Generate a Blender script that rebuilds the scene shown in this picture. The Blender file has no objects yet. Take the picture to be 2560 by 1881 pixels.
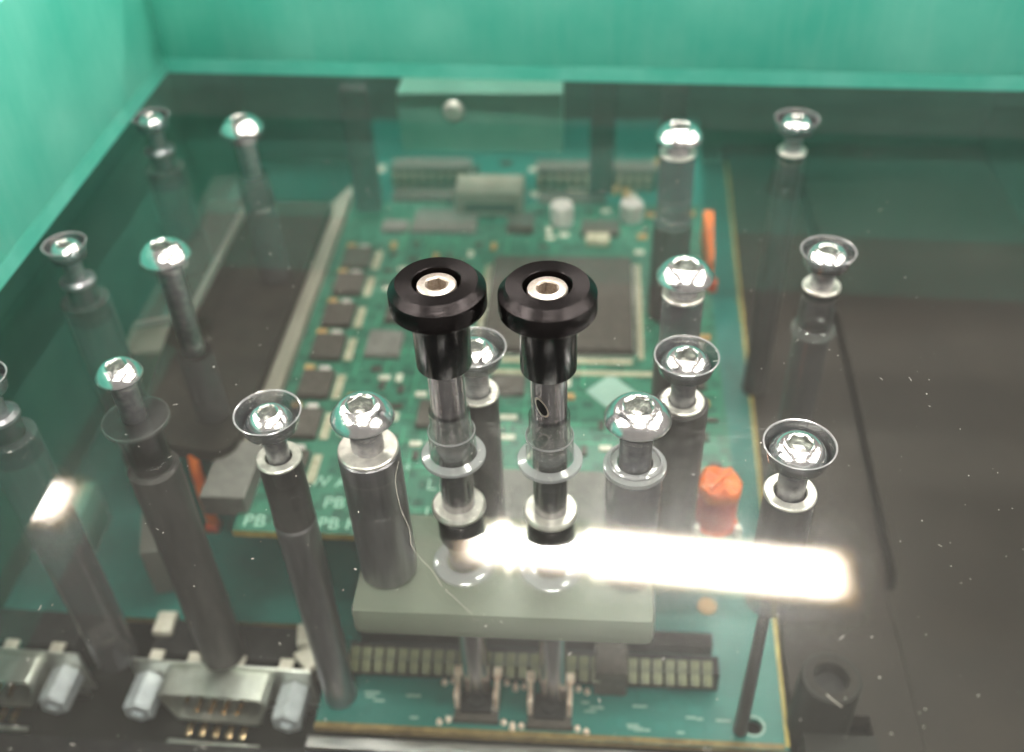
import bpy, bmesh, math, random
from mathutils import Matrix, Vector, Euler
# ---------------------------------------------------------------- camera, world, lamps, exposure (1 unit = 1 cm)
sc = bpy.context.scene
sc.unit_settings.system = 'METRIC'; sc.unit_settings.scale_length = 0.01
COL = sc.collection
cd = bpy.data.cameras.new('camera'); cam = bpy.data.objects.new('camera', cd); COL.objects.link(cam)
cd.sensor_width = 36; cd.lens = 35.82; cd.clip_start = 0.5; cd.clip_end = 2000
Rm = ((0.99673, -0.02116, 0.07795), (0.07285, 0.65228, -0.75447), (-0.03488, 0.75768, 0.65169))
M = Matrix(Rm).to_4x4(); M.translation = Vector((0, 0, 10.05)); cam.matrix_world = M
cd.dof.use_dof = True; cd.dof.focus_distance = 13.9; cd.dof.aperture_fstop = 0.145
sc.camera = cam
w = bpy.data.worlds.new('World'); sc.world = w; w.use_nodes = True
w.node_tree.nodes['Background'].inputs[0].default_value = (0.53, 0.48, 0.43, 1)
w.node_tree.nodes['Background'].inputs[1].default_value = 0.47
sc.view_settings.view_transform = 'Standard'; sc.view_settings.look = 'None'
sc.view_settings.exposure = 0.15; sc.view_settings.gamma = 1
sc.cycles.use_denoising = True
sc.cycles.transparent_max_bounces = 40; sc.cycles.max_bounces = 12
sc.cycles.caustics_reflective = False
LAMP = 74.0
R_ = random.Random(7)
PI = math.pi
# ---------------------------------------------------------------- materials
def mat(name):
    m = bpy.data.materials.new(name); m.use_nodes = True
    return m, m.node_tree.nodes, m.node_tree.links, m.node_tree.nodes['Principled BSDF']
def noise_col(nt, links, a, b, scale, detail=3, coord='Object', sc3=(1, 1, 1), lo=.35, hi=.65):
    tc = nt.new('ShaderNodeTexCoord'); mp = nt.new('ShaderNodeMapping'); mp.inputs['Scale'].default_value = sc3
    n = nt.new('ShaderNodeTexNoise'); n.inputs['Scale'].default_value = scale; n.inputs['Detail'].default_value = detail
    r = nt.new('ShaderNodeValToRGB'); r.color_ramp.elements[0].position = lo; r.color_ramp.elements[1].position = hi
    r.color_ramp.elements[0].color = (*a, 1); r.color_ramp.elements[1].color = (*b, 1)
    links.new(tc.outputs[coord], mp.inputs[0]); links.new(mp.outputs[0], n.inputs['Vector']); links.new(n.outputs[0], r.inputs[0])
    return r.outputs[0], n.outputs[0]
def plain(name, a, b=None, rough=.5, metal=0., scale=3., bump=0., bscale=20., spec=.5, sc3=(1, 1, 1), rvar=0.):
    m, nt, ln, p = mat(name)
    b = b or tuple(min(1, c * 1.35 + .003) for c in a)
    c, f = noise_col(nt, ln, a, b, scale, sc3=sc3)
    ln.new(c, p.inputs['Base Color'])
    p.inputs['Roughness'].default_value = rough; p.inputs['Metallic'].default_value = metal
    p.inputs['Specular IOR Level'].default_value = spec
    if rvar:
        mr = nt.new('ShaderNodeMapRange'); mr.inputs['To Min'].default_value = rough - rvar; mr.inputs['To Max'].default_value = rough + rvar
        ln.new(f, mr.inputs[0]); ln.new(mr.outputs[0], p.inputs['Roughness'])
    if bump:
        n = nt.new('ShaderNodeTexNoise'); n.inputs['Scale'].default_value = bscale; n.inputs['Detail'].default_value = 4
        tc = nt.new('ShaderNodeTexCoord'); mp = nt.new('ShaderNodeMapping'); mp.inputs['Scale'].default_value = sc3
        ln.new(tc.outputs['Object'], mp.inputs[0]); ln.new(mp.outputs[0], n.inputs['Vector'])
        bp = nt.new('ShaderNodeBump'); bp.inputs['Strength'].default_value = bump; bp.inputs['Distance'].default_value = .02
        ln.new(n.outputs[0], bp.inputs['Height']); ln.new(bp.outputs[0], p.inputs['Normal'])
    return m
def math_(nt, ln, op, a, b=None, clamp=False):
    n = nt.new('ShaderNodeMath'); n.operation = op; n.use_clamp = clamp
    for i, v in enumerate((a, b)):
        if v is None: continue
        if isinstance(v, (int, float)): n.inputs[i].default_value = v
        else: ln.new(v, n.inputs[i])
    return n.outputs[0]
def schlick(nt, ln, f0):
    g = nt.new('ShaderNodeNewGeometry')
    d = nt.new('ShaderNodeVectorMath'); d.operation = 'DOT_PRODUCT'
    ln.new(g.outputs['Incoming'], d.inputs[0]); ln.new(g.outputs['Normal'], d.inputs[1])
    c = math_(nt, ln, 'ABSOLUTE', d.outputs['Value'])
    c = math_(nt, ln, 'POWER', math_(nt, ln, 'SUBTRACT', 1.0, c), 5.0)
    return math_(nt, ln, 'MULTIPLY_ADD' if False else 'ADD', math_(nt, ln, 'MULTIPLY', c, 1 - f0), f0), g
def clear(name, tint=(.97, .99, .98), f0=.04, rough=.0, frost=0., frost_col=(.6, .62, .6), wear=None, gcol=(1, 1, 1), haze=0.):
    """clear plastic: straight transmission, Fresnel reflection from each face, optional frosted or dusty share"""
    m, nt, ln, p = mat(name); nt.remove(p); out = nt['Material Output']
    f, g = schlick(nt, ln, f0)
    tr = nt.new('ShaderNodeBsdfTransparent'); tr.inputs[0].default_value = (*tint, 1)
    gl = nt.new('ShaderNodeBsdfGlossy'); gl.inputs['Roughness'].default_value = rough; gl.inputs['Color'].default_value = (*gcol, 1)
    mx = nt.new('ShaderNodeMixShader'); ln.new(f, mx.inputs[0]); ln.new(tr.outputs[0], mx.inputs[1]); ln.new(gl.outputs[0], mx.inputs[2])
    last = mx.outputs[0]
    if haze:
        g2 = nt.new('ShaderNodeBsdfGlossy'); g2.inputs['Roughness'].default_value = .17
        mh = nt.new('ShaderNodeMixShader'); ln.new(math_(nt, ln, 'MULTIPLY', f, haze), mh.inputs[0]); ln.new(last, mh.inputs[1]); ln.new(g2.outputs[0], mh.inputs[2]); last = mh.outputs[0]
    if frost or wear:
        df = nt.new('ShaderNodeBsdfDiffuse'); df.inputs[0].default_value = (*frost_col, 1)
        m2 = nt.new('ShaderNodeMixShader'); m2.inputs[0].default_value = frost
        if wear: ln.new(wear(nt, ln, g, frost), m2.inputs[0])
        ln.new(last, m2.inputs[1]); ln.new(df.outputs[0], m2.inputs[2]); last = m2.outputs[0]
    ln.new(last, out.inputs[0])
    return m
def plate_wear(nt, ln, g, frost):
    # dust film, cloudy patches and two scuffed patches left of / above the orange cap
    def nz(scale, s3, det=4, rot=0):
        mp = nt.new('ShaderNodeMapping'); mp.inputs['Scale'].default_value = s3; mp.inputs['Rotation'].default_value = (0, 0, rot)
        n = nt.new('ShaderNodeTexNoise'); n.inputs['Scale'].default_value = scale; n.inputs['Detail'].default_value = det
        ln.new(g.outputs['Position'], mp.inputs[0]); ln.new(mp.outputs[0], n.inputs['Vector']); return n.outputs[0]
    def blob(x, y, rx, ry):
        mp = nt.new('ShaderNodeMapping'); mp.inputs['Location'].default_value = (-x / rx, -y / ry, 0)
        mp.inputs['Scale'].default_value = (1 / rx, 1 / ry, 0)
        ln.new(g.outputs['Position'], mp.inputs[0])
        l = nt.new('ShaderNodeVectorMath'); l.operation = 'LENGTH'; ln.new(mp.outputs[0], l.inputs[0])
        return math_(nt, ln, 'SUBTRACT', 1.0, l.outputs['Value'], True)
    film = math_(nt, ln, 'MULTIPLY', nz(.35, (1, 1, 1)), frost * 2)
    st = math_(nt, ln, 'MULTIPLY', math_(nt, ln, 'SUBTRACT', nz(3.2, (1.6, 11, 1), 8, .12), .47, True), 2.4)
    s1 = math_(nt, ln, 'MULTIPLY', math_(nt, ln, 'MULTIPLY', blob(2.25, 10.45, 1.7, .6), st), .28)
    cr = math_(nt, ln, 'MULTIPLY', math_(nt, ln, 'SUBTRACT', nz(9, (1, 1, 1), 8), .57, True), 2.5)
    s2 = math_(nt, ln, 'MULTIPLY', blob(1.35, 9.55, .42, .5), cr)
    s3 = math_(nt, ln, 'MULTIPLY', blob(-1.35, 11.35, .8, .45), math_(nt, ln, 'MULTIPLY', st, .5))
    fine = math_(nt, ln, 'MULTIPLY', math_(nt, ln, 'SUBTRACT', nz(14, (.35, 2.2, 1), 4, .7), .74, True), .8)
    t = film
    for s in (s1, s2, s3): t = math_(nt, ln, 'ADD', t, s, True)
    return t
MT = {}
MT['plate'] = clear('clear_acrylic', f0=.042, frost=.006, frost_col=(.75, .75, .70), wear=plate_wear, haze=.26)
MT['bore'] = clear('machined_acrylic', tint=(.50, .50, .52), f0=.09, rough=.2, frost=.22, frost_col=(.22, .22, .24))
MT['rim'] = clear('polished_acrylic_edge', tint=(.8, .8, .82), f0=.22, rough=.13, frost=.36, frost_col=(.58, .58, .60))
MT['bushing'] = clear('clear_bushing', tint=(.80, .82, .81), f0=.10, rough=.12, frost=.10, frost_col=(.6, .62, .6))
MT['film'] = clear('clear_sheet', tint=(.86, .88, .86), f0=.05, frost=.06, frost_col=(.35, .36, .33))
MT['clouded'] = clear('clouded_plastic', tint=(.7, .72, .7), f0=.04, rough=.3, frost=.6, frost_col=(.24, .235, .21))
MT['spacer'] = clear('grey_spacer_tube', tint=(.55, .55, .57), f0=.12, rough=.2, frost=.35, frost_col=(.22, .21, .23))
MT['wall'] = None
def green_wall():
    m, nt, ln, p = mat('green_painted_panel')
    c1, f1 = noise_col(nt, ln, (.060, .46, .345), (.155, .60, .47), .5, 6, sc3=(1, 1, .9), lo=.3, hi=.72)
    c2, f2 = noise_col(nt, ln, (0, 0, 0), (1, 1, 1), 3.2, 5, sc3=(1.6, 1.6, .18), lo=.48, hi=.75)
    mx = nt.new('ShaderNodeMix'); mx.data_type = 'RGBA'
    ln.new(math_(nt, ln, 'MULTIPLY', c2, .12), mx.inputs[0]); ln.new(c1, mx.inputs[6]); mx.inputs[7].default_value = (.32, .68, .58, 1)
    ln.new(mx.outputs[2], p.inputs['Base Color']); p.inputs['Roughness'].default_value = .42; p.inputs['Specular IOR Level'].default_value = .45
    return m
MT['wall'] = green_wall()
MT['wall_edge'] = plain('bevelled_green_edge', (.085, .51, .39), (.14, .59, .47), .4, scale=1.2, sc3=(1, 1, 1))
MT['chrome'] = plain('bright_zinc', (.84, .86, .88), (.94, .95, .96), .20, 1., scale=6, rvar=.03, bump=.05, bscale=40)
MT['socket'] = plain('socket_wall', (.50, .52, .50), (.72, .74, .72), .22, 1., scale=20)
MT['capsocket'] = plain('cap_screw_socket', (.34, .29, .24), (.46, .40, .34), .35, .8, scale=30)
MT['nickel'] = plain('nickel_cap_screw', (.74, .66, .58), (.86, .79, .71), .3, .8, scale=30)
MT['steel'] = plain('turned_steel', (.42, .40, .42), (.56, .54, .56), .26, 1., scale=8, sc3=(1, 1, .1), bump=.1, bscale=30)
MT['shank'] = plain('screw_shank', (.30, .30, .32), (.42, .42, .44), .34, 1., scale=8)
MT['ring'] = plain('bright_end_ring', (.62, .59, .55), (.90, .86, .80), .3, .75, scale=5, bump=.2, bscale=30)
MT['post'] = plain('grey_steel_post', (.24, .23, .25), (.36, .35, .37), .32, .9, scale=4, sc3=(1, 1, .15), bump=.15, bscale=30)
MT['darkpost'] = plain('dark_post', (.045, .041, .042), (.085, .078, .076), .4, .35, scale=3, sc3=(1, 1, .2), spec=.18)
MT['clearpost'] = clear('clear_grey_post', tint=(.45, .45, .46), f0=.07, rough=.2, frost=.35, frost_col=(.12, .115, .12))
def anodised():
    m, nt, ln, p = mat('black_anodised')
    tg = nt.new('ShaderNodeTangent'); tg.direction_type = 'RADIAL'; tg.axis = 'Z'; ln.new(tg.outputs[0], p.inputs['Tangent'])
    tc = nt.new('ShaderNodeTexCoord'); sx = nt.new('ShaderNodeSeparateXYZ'); ln.new(tc.outputs['Object'], sx.inputs[0])
    r = math_(nt, ln, 'SQRT', math_(nt, ln, 'ADD', math_(nt, ln, 'MULTIPLY', sx.outputs[0], sx.outputs[0]), math_(nt, ln, 'MULTIPLY', sx.outputs[1], sx.outputs[1])))
    cb = nt.new('ShaderNodeCombineXYZ'); ln.new(r, cb.inputs[0]); ln.new(sx.outputs[2], cb.inputs[1])
    n = nt.new('ShaderNodeTexNoise'); n.inputs['Scale'].default_value = 55; n.inputs['Detail'].default_value = 3; ln.new(cb.outputs[0], n.inputs['Vector'])
    bp = nt.new('ShaderNodeBump'); bp.inputs['Strength'].default_value = .35; bp.inputs['Distance'].default_value = .004
    ln.new(n.outputs[0], bp.inputs['Height']); ln.new(bp.outputs[0], p.inputs['Normal'])
    p.inputs['Base Color'].default_value = (.036, .032, .033, 1); p.inputs['Metallic'].default_value = .95
    p.inputs['Roughness'].default_value = .25; p.inputs['Anisotropic'].default_value = .7
    return m
MT['anod'] = anodised()
MT['anodbody'] = plain('black_anodised_body', (.008, .008, .009), (.014, .013, .014), .2, .1, scale=10)
MT['black'] = plain('black_plastic', (.010, .010, .011), (.022, .021, .021), .45, scale=3, spec=.18)
MT['pcb'] = None
def pcb(name, a, b, c, sc_=2.2):
    m, nt, ln, p = mat(name)
    tc = nt.new('ShaderNodeTexCoord')
    c1, f1 = noise_col(nt, ln, a, b, sc_, 3, lo=.4, hi=.6)
    vo = nt.new('ShaderNodeTexVoronoi'); vo.distance = 'CHEBYCHEV'; vo.feature = 'F1'; vo.inputs['Scale'].default_value = 3.2; vo.inputs['Randomness'].default_value = .8
    ln.new(tc.outputs['Object'], vo.inputs['Vector'])
    rr = nt.new('ShaderNodeValToRGB'); rr.color_ramp.elements[0].position = .34; rr.color_ramp.elements[1].position = .38
    ln.new(vo.outputs['Distance'], rr.inputs[0])
    mx = nt.new('ShaderNodeMix'); mx.data_type = 'RGBA'; ln.new(math_(nt, ln, 'MULTIPLY', rr.outputs[0], .8), mx.inputs[0]); ln.new(c1, mx.inputs[6]); mx.inputs[7].default_value = (*c, 1)
    ln.new(mx.outputs[2], p.inputs['Base Color']); p.inputs['Roughness'].default_value = .32
    return m
MT['pcb'] = pcb('green_solder_mask', (.010, .070, .045), (.015, .108, .068), (.026, .145, .095))
MT['teal'] = pcb('teal_solder_mask', (.010, .120, .102), (.016, .155, .132), (.013, .135, .115), .8)
MT['amber'] = plain('board_edge_amber', (.30, .22, .05), (.46, .36, .10), .5, scale=4)
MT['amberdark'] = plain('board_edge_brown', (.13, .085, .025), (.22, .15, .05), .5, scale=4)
MT['chip'] = plain('moulded_chip', (.040, .032, .026), (.062, .050, .042), .55, scale=6)
MT['chipgrey'] = plain('grey_package', (.11, .105, .095), (.15, .14, .13), .5, scale=5)
MT['cream'] = plain('cream_solder_pads', (.28, .25, .17), (.42, .39, .29), .4, scale=8)
MT['tan'] = plain('tan_capacitor', (.36, .20, .07), (.50, .30, .12), .5, scale=8)
MT['pink'] = plain('silver_part', (.45, .38, .38), (.62, .55, .52), .4, scale=8)
MT['silk'] = plain('white_silkscreen', (.26, .47, .37), (.36, .56, .46), .7, scale=12)
MT['silkgrey'] = plain('grey_silkscreen', (.20, .33, .28), (.26, .38, .33), .7, scale=12)
MT['trace'] = plain('light_green_trace', (.03, .24, .135), (.05, .29, .17), .4, scale=10)
MT['beige'] = plain('frosted_beige_plastic', (.22, .20, .16), (.30, .27, .225), .6, scale=1.2)
MT['railm'] = plain('beige_guide_rail', (.19, .175, .14), (.26, .24, .20), .5, scale=.8, sc3=(2, .5, 1))
MT['blockm'] = clear('frosted_block_plastic', tint=(.75, .78, .72), f0=.04, rough=.3, frost=.52, frost_col=(.28, .305, .245))
MT['gblock'] = plain('pale_green_block', (.085, .31, .235), (.13, .38, .29), .5, scale=.8)
MT['orange'] = plain('orange_plastic', (.52, .085, .006), (.70, .15, .012), .45, scale=2.5, bump=.6, bscale=6)
MT['orangedark'] = plain('dark_orange_plastic', (.42, .045, .012), (.55, .07, .02), .5, scale=2)
MT['base'] = plain('brown_grey_base', (.020, .016, .013), (.027, .021, .017), .55, scale=.5, spec=.18)
MT['basedark'] = plain('dark_recess', (.012, .012, .010), (.02, .02, .018), .6, scale=.5, spec=.18)
MT['panel'] = plain('black_cover', (.012, .010, .008), (.022, .018, .014), .5, scale=1.5, bump=.15, bscale=15, spec=.18)
MT['gold'] = plain('olive_contacts', (.045, .052, .020), (.10, .108, .042), .4, scale=5)
MT['goldpin'] = plain('gold_pin', (.75, .50, .28), (.95, .72, .45), .25, 1., scale=8)
MT['copper'] = plain('rose_metal_bracket', (.72, .52, .42), (.92, .78, .66), .35, .4, scale=6)
MT['jack'] = plain('satin_jack_screw', (.60, .64, .68), (.78, .82, .86), .3, .55, scale=5)
MT['tin'] = plain('tinned_shell', (.62, .64, .58), (.80, .82, .76), .33, .9, scale=3, bump=.1, bscale=12)
MT['white'] = plain('white_plastic', (.50, .46, .38), (.64, .60, .52), .5, scale=4)
MT['alu'] = plain('aluminium_strip', (.42, .42, .43), (.62, .61, .60), .35, 1., scale=4, sc3=(.4, 3, 1))
MT['fibre'] = plain('translucent_fibre', (.30, .29, .25), (.40, .38, .34), .8, scale=6)
MT['dust'] = plain('pale_dust', (.55, .53, .48), (.75, .72, .67), .8, scale=6)
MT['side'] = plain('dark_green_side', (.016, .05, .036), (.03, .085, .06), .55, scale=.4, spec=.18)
MT['housing'] = plain('lamp_housing', (.6, .6, .58), (.7, .7, .68), .5)
def lampm():
    m, nt, ln, p = mat('lamp_diffuser'); nt.remove(p)
    tc = nt.new('ShaderNodeTexCoord'); sx = nt.new('ShaderNodeSeparateXYZ'); ln.new(tc.outputs['Object'], sx.inputs[0])
    def fall(out, w0, w1):
        mr = nt.new('ShaderNodeMapRange'); mr.interpolation_type = 'SMOOTHSTEP'
        mr.inputs['From Min'].default_value = w1; mr.inputs['From Max'].default_value = w0
        ln.new(math_(nt, ln, 'ABSOLUTE', out), mr.inputs[0]); return mr.outputs[0]
    f = math_(nt, ln, 'MULTIPLY', fall(sx.outputs[1], 3.2, 8.2), fall(sx.outputs[0], 40.5, 49.5))
    mx = nt.new('ShaderNodeMix'); mx.data_type = 'RGBA'; ln.new(math_(nt, ln, 'POWER', f, .5), mx.inputs[0])
    mx.inputs[6].default_value = (1, .58, .24, 1); mx.inputs[7].default_value = (1, .975, .91, 1)
    e = nt.new('ShaderNodeEmission'); ln.new(mx.outputs[2], e.inputs[0])
    ln.new(math_(nt, ln, 'ADD', math_(nt, ln, 'MULTIPLY', math_(nt, ln, 'POWER', f, 1.25), LAMP), 2.2), e.inputs[1])
    ln.new(e.outputs[0], nt['Material Output'].inputs[0]); return m
MT['lamp'] = lampm()
# ---------------------------------------------------------------- mesh helpers
def obj(name, bm, material, parent=None, loc=(0, 0, 0), smooth=True, ang=35):
    me = bpy.data.meshes.new(name); bm.normal_update(); bm.to_mesh(me); bm.free()
    for mm in (material if isinstance(material, (list, tuple)) else [material]): me.materials.append(mm)
    if smooth:
        for p in me.polygons: p.use_smooth = True
        me.set_sharp_from_angle(angle=math.radians(ang))
    o = bpy.data.objects.new(name, me); COL.objects.link(o); o.location = loc
    if parent: o.parent = parent
    return o
def thing(name, label, cat, loc=(0, 0, 0), group=None, rotz=0):
    o = bpy.data.objects.new(name, None); COL.objects.link(o); o.location = loc; o.rotation_euler = (0, 0, rotz)
    o.empty_display_size = .3; return tag(o, label, cat, group)
def tag(o, label=None, cat=None, group=None, kind=None):
    if label: o['label'] = label
    if cat: o['category'] = cat
    if group: o['group'] = group
    if kind: o['kind'] = kind
    return o
def copy_tree(o, parent=None):
    c = o.copy(); COL.objects.link(c); c.parent = parent
    for ch in list(o.children): copy_tree(ch, c)
    return c
def lathe(prof, seg=48, bm=None, x=0, y=0, close=False):
    """prof: list of (r, z) or ('hex', apothem, z); r==0 makes a centre point"""
    bm = bm or bmesh.new(); rings = []
    for e in prof:
        if e[0] == 'hex':
            ring = []
            for i in range(seg):
                t = 2 * PI * i / seg; d = (t + PI / 6) % (PI / 3) - PI / 6; r = e[1] / math.cos(d)
                ring.append(bm.verts.new((x + r * math.cos(t), y + r * math.sin(t), e[2])))
        elif e[0] == 0: ring = [bm.verts.new((x, y, e[1]))]
        else: ring = [bm.verts.new((x + e[0] * math.cos(2 * PI * i / seg), y + e[0] * math.sin(2 * PI * i / seg), e[1])) for i in range(seg)]
        rings.append(ring)
    for a, b in zip(rings, rings[1:]):
        for i in range(seg):
            j = (i + 1) % seg
            if len(a) == 1: bm.faces.new((a[0], b[j], b[i]))
            elif len(b) == 1: bm.faces.new((a[i], a[j], b[0]))
            else: bm.faces.new((a[i], a[j], b[j], b[i]))
    return bm
def box(bm, x0, x1, y0, y1, z0, z1, bev=0., rot=0., mi=0):
    r = bmesh.ops.create_cube(bm, size=1.0)
    vs = r['verts']
    c = Vector(((x0 + x1) / 2, (y0 + y1) / 2, (z0 + z1) / 2))
    for v in vs: v.co = Vector((v.co.x * (x1 - x0), v.co.y * (y1 - y0), v.co.z * (z1 - z0)))
    if rot: bmesh.ops.rotate(bm, verts=vs, cent=(0, 0, 0), matrix=Matrix.Rotation(rot, 3, 'Z'))
    for v in vs: v.co += c
    fs = set(f for v in vs for f in v.link_faces)
    for f in fs: f.material_index = mi
    if bev:
        es = list(set(e for v in vs for e in v.link_edges))
        bmesh.ops.bevel(bm, geom=es, offset=bev, segments=2, profile=.6, affect='EDGES')
    return bm
def B(*a, **k): return box(bmesh.new(), *a, **k)
def prism(pts, z0, z1, bm=None):
    bm = bm or bmesh.new()
    lo = [bm.verts.new((x, y, z0)) for x, y in pts]; hi = [bm.verts.new((x, y, z1)) for x, y in pts]
    bm.faces.new(hi); bm.faces.new(lo[::-1]); n = len(pts)
    for i in range(n): bm.faces.new((lo[i], lo[(i + 1) % n], hi[(i + 1) % n], hi[i]))
    bmesh.ops.recalc_face_normals(bm, faces=bm.faces[:])
    return bm
def tube(pts, r, seg=8, bm=None):
    bm = bm or bmesh.new(); rings = []
    for k, p in enumerate(pts):
        p = Vector(p); a = Vector(pts[max(k - 1, 0)]); b = Vector(pts[min(k + 1, len(pts) - 1)]); d = (b - a).normalized()
        u = d.orthogonal().normalized() if abs(d.z) > .95 else d.cross(Vector((0, 0, 1))).normalized(); v = d.cross(u)
        rings.append([bm.verts.new(p + r * (math.cos(2 * PI * i / seg) * u + math.sin(2 * PI * i / seg) * v)) for i in range(seg)])
    for a, b in zip(rings, rings[1:]):
        for i in range(seg): bm.faces.new((a[i], a[(i + 1) % seg], b[(i + 1) % seg], b[i]))
    bm.faces.new(rings[0][::-1]); bm.faces.new(rings[-1]); bmesh.ops.recalc_face_normals(bm, faces=bm.faces[:]); return bm
# ---------------------------------------------------------------- ceiling lamps (seen only as reflections)
def make_lamp():
    t = thing('ceiling_light', 'long white fluorescent ceiling light reflected in the clear plate', 'ceiling light', group='rows of fluorescent ceiling lights')
    obj('diffuser', B(-49, 49, -8, 8, -1, 0, bev=.6), MT['lamp'], t)
    obj('housing', B(-51, 51, -9, 9, .02, 6, bev=.5), MT['housing'], t)
    return t
lamp0 = None
for iy, yc in enumerate((163.5, 63, -37, -138)):
    for ix in (0, -1, 1, 2, -2):
        o = make_lamp() if lamp0 is None else copy_tree(lamp0)
        lamp0 = lamp0 or o
        xc = 15.5 + 201 * ix
        o.location = (xc, yc - .074 * (xc - 15.5), 190); o.rotation_euler.z = -.074
        o['label'] = ('%s in the %s fluorescent row' % (
            {0: 'middle ceiling light', -1: 'ceiling light left of centre', 1: 'ceiling light right of centre',
             2: 'rightmost ceiling light', -2: 'leftmost ceiling light'}[ix],
            ['farthest', 'second', 'third', 'rear'][iy]))
# ---------------------------------------------------------------- setting below the plate
YC = 22.4
fl = obj('floor', B(-26, 26, -8, 46, -9.3, -9.0), MT['basedark'], smooth=False); tag(fl, 'dark floor of the fixture under the boards', kind='structure')
def panel_thing(name, bm, m, label, cat):
    return tag(obj(name, bm, m, smooth=False), label, cat)
# brown-grey base deck to the right, in two pieces with a dark joint
rb = thing('base_deck', 'brown grey base deck filling the right side under the clear plate', 'base deck', (9, 14, -7.8))
a = obj('deck_panel', prism([(6.30, 2), (16, 2), (16, 40), (7.0, 40), (6.88, 21.5), (6.62, 14.4), (6.50, 13.9), (6.30, 13.85)], -8.1, -7.7), MT['base'], rb, smooth=False)
b = obj('deck_panel', prism([(3.95, 10.9), (5.4, 10.9), (5.4, 2), (6.295, 2), (6.295, 13.85), (6.38, 14.4), (6.70, 21.5), (6.8, 40), (4.6, 40)], -8.1, -7.72), MT['base'], rb, smooth=False)
for c_ in (a, b): c_.matrix_parent_inverse = Matrix.Translation((-9, -14, 7.8))
# added panels and unseen ledges that keep the space below the plate dark
sd = thing('added_enclosure', 'dark green panels added round the boards to shut out side light', 'added_enclosure', (0, 14, -9))
for nm, g in (('side_panel', (-13.2, -12.8, -2, 34, -9, -.9)), ('rear_panel', (-13, 14, 33.5, 34, -9, -.9)), ('rear_shade_slab', (-13.3, 13.8, 28.5, 34.2, .02, .4)), ('side_shade_slab', (-13.3, -11.45, -2.4, 23.9, .02, .4)), ('side_panel', (13.4, 13.8, -2, 34, -9, -.9))):
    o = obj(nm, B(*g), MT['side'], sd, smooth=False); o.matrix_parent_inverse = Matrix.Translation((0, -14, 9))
# ---------------------------------------------------------------- green walls standing on the plate
def wall(name, label, p0, p1, th, h, n):
    # panel from p0 to p1 (inner face), thickness away from the inside
    t = thing(name, label, 'wall', (*p0, 0))
    d = Vector((p1[0] - p0[0], p1[1] - p0[1])); L = d.length; ang = math.atan2(d.y, d.x); t.rotation_euler.z = ang
    s = 1 if n > 0 else -1
    y0, y1 = sorted((0, s * th))
    bm = B(0, L, y0, y1, .36, h, bev=.03); obj('panel', bm, MT['wall'], t)
    e = .015 * s
    bm = bmesh.new(); pr = [(0, .004), (0, .004)]
    ys = [e, y1 if s > 0 else y0]
    pts = [(e, .004), (0.0 * s, .358), (s * th, .358), (s * th, .004)]
    lo = [bm.verts.new((0, y, z)) for y, z in pts]; hi = [bm.verts.new((L, y, z)) for y, z in pts]
    for i in range(4): bm.faces.new((lo[i], lo[(i + 1) % 4], hi[(i + 1) % 4], hi[i]))
    bm.faces.new(lo[::-1]); bm.faces.new(hi); bmesh.ops.recalc_face_normals(bm, faces=bm.faces[:])
    obj('bottom_edge', bm, MT['wall_edge'], t, smooth=False)
    return t
wall('back_wall', 'green painted upright panel across the back of the clear plate', (-10.2, 22.4), (13.5, 21.12), 1.2, 3.85, 1)
wall('side_wall', 'green painted upright panel along the left edge of the plate', (-10.2, 23.7), (-10.2, 1.0), 1.2, 3.85, -1)
# ---------------------------------------------------------------- plate with screws
PT = -.85
proud = [  # x, y, head r, shank r, foot kind, label
    (-3.31, 10.64, .475, .245, 'steel', 'large shiny button head screw left of the left black knob, on a thick steel post'),
    (.67, 10.74, .49, .245, 'ringed', 'large shiny button head screw right of the right black knob, over a clear ringed post'),
    (-7.28, 11.45, .365, .20, 'dark', 'small button head screw standing over a dark round flange at the left'),
    (-7.65, 14.69, .465, .22, 'panel', 'button head screw over the front corner of the clear side sheet'),
    (-7.59, 19.54, .465, .22, 'back', 'button head screw at the rear left in front of the green wall'),
    (1.53, 14.27, .485, .24, 'tube', 'button head screw directly above the countersunk screw to the right of the large chip'),
    (1.69, 19.23, .49, .24, 'tube2', 'rearmost raised button head screw near the rear orange strip')]
bored = [
    (-4.75, 10.71, .49, .325, 'hexpost', 'countersunk button head screw in a clear bore at the left of the large steel post'),
    (-1.85, 12.32, .50, .36, 'short', 'countersunk screw half hidden behind the left black knob'),
    (2.90, 10.33, .495, .375, 'long', 'countersunk screw in a clear bore to the right of the orange cap'),
    (1.45, 12.21, .49, .36, 'mid', 'countersunk screw in a clear bore on the black post beside the yellow board edge'),
    (4.05, 15.15, .465, .36, 'clear', 'countersunk screw above a clear post over the brown base, middle right'),
    (4.19, 20.11, .45, .33, 'far', 'farthest countersunk screw at the upper right, near the back wall'),
    (-9.70, 15.09, .385, .31, 'left', 'countersunk screw against the left green wall, second from the front'),
    (-9.85, 20.17, .385, .31, 'left', 'countersunk screw in the rear left corner between the two green walls'),
    (-9.50, 11.35, .40, .31, 'leftfront', 'countersunk screw cut by the left edge of the picture')]
KN = [(-2.07, 10.87), (-.60, 10.82)]
pl = thing('clear_plate', 'thick clear acrylic plate carrying the screws and knobs, dusty and scuffed', 'clear plate', (0, 0, 0))
cut = bmesh.new()
for x, y, ro, rh, k, l in bored: lathe([(0, -.30), (ro * .80, -.30), (ro * .84, -.29), (ro, .05), (0, .05)], 48, cut, x, y)
for x, y in KN: lathe([(0, -1.2), (.305, -1.2), (.305, .05), (0, .05)], 48, cut, x, y)
bmesh.ops.recalc_face_normals(cut, faces=cut.faces[:])
co = obj('cutter', cut, MT['plate'])
po = obj('sheet', B(-13.4, 13.4, -2.5, 34.5, PT, 0), MT['plate'], pl, smooth=False)
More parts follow.
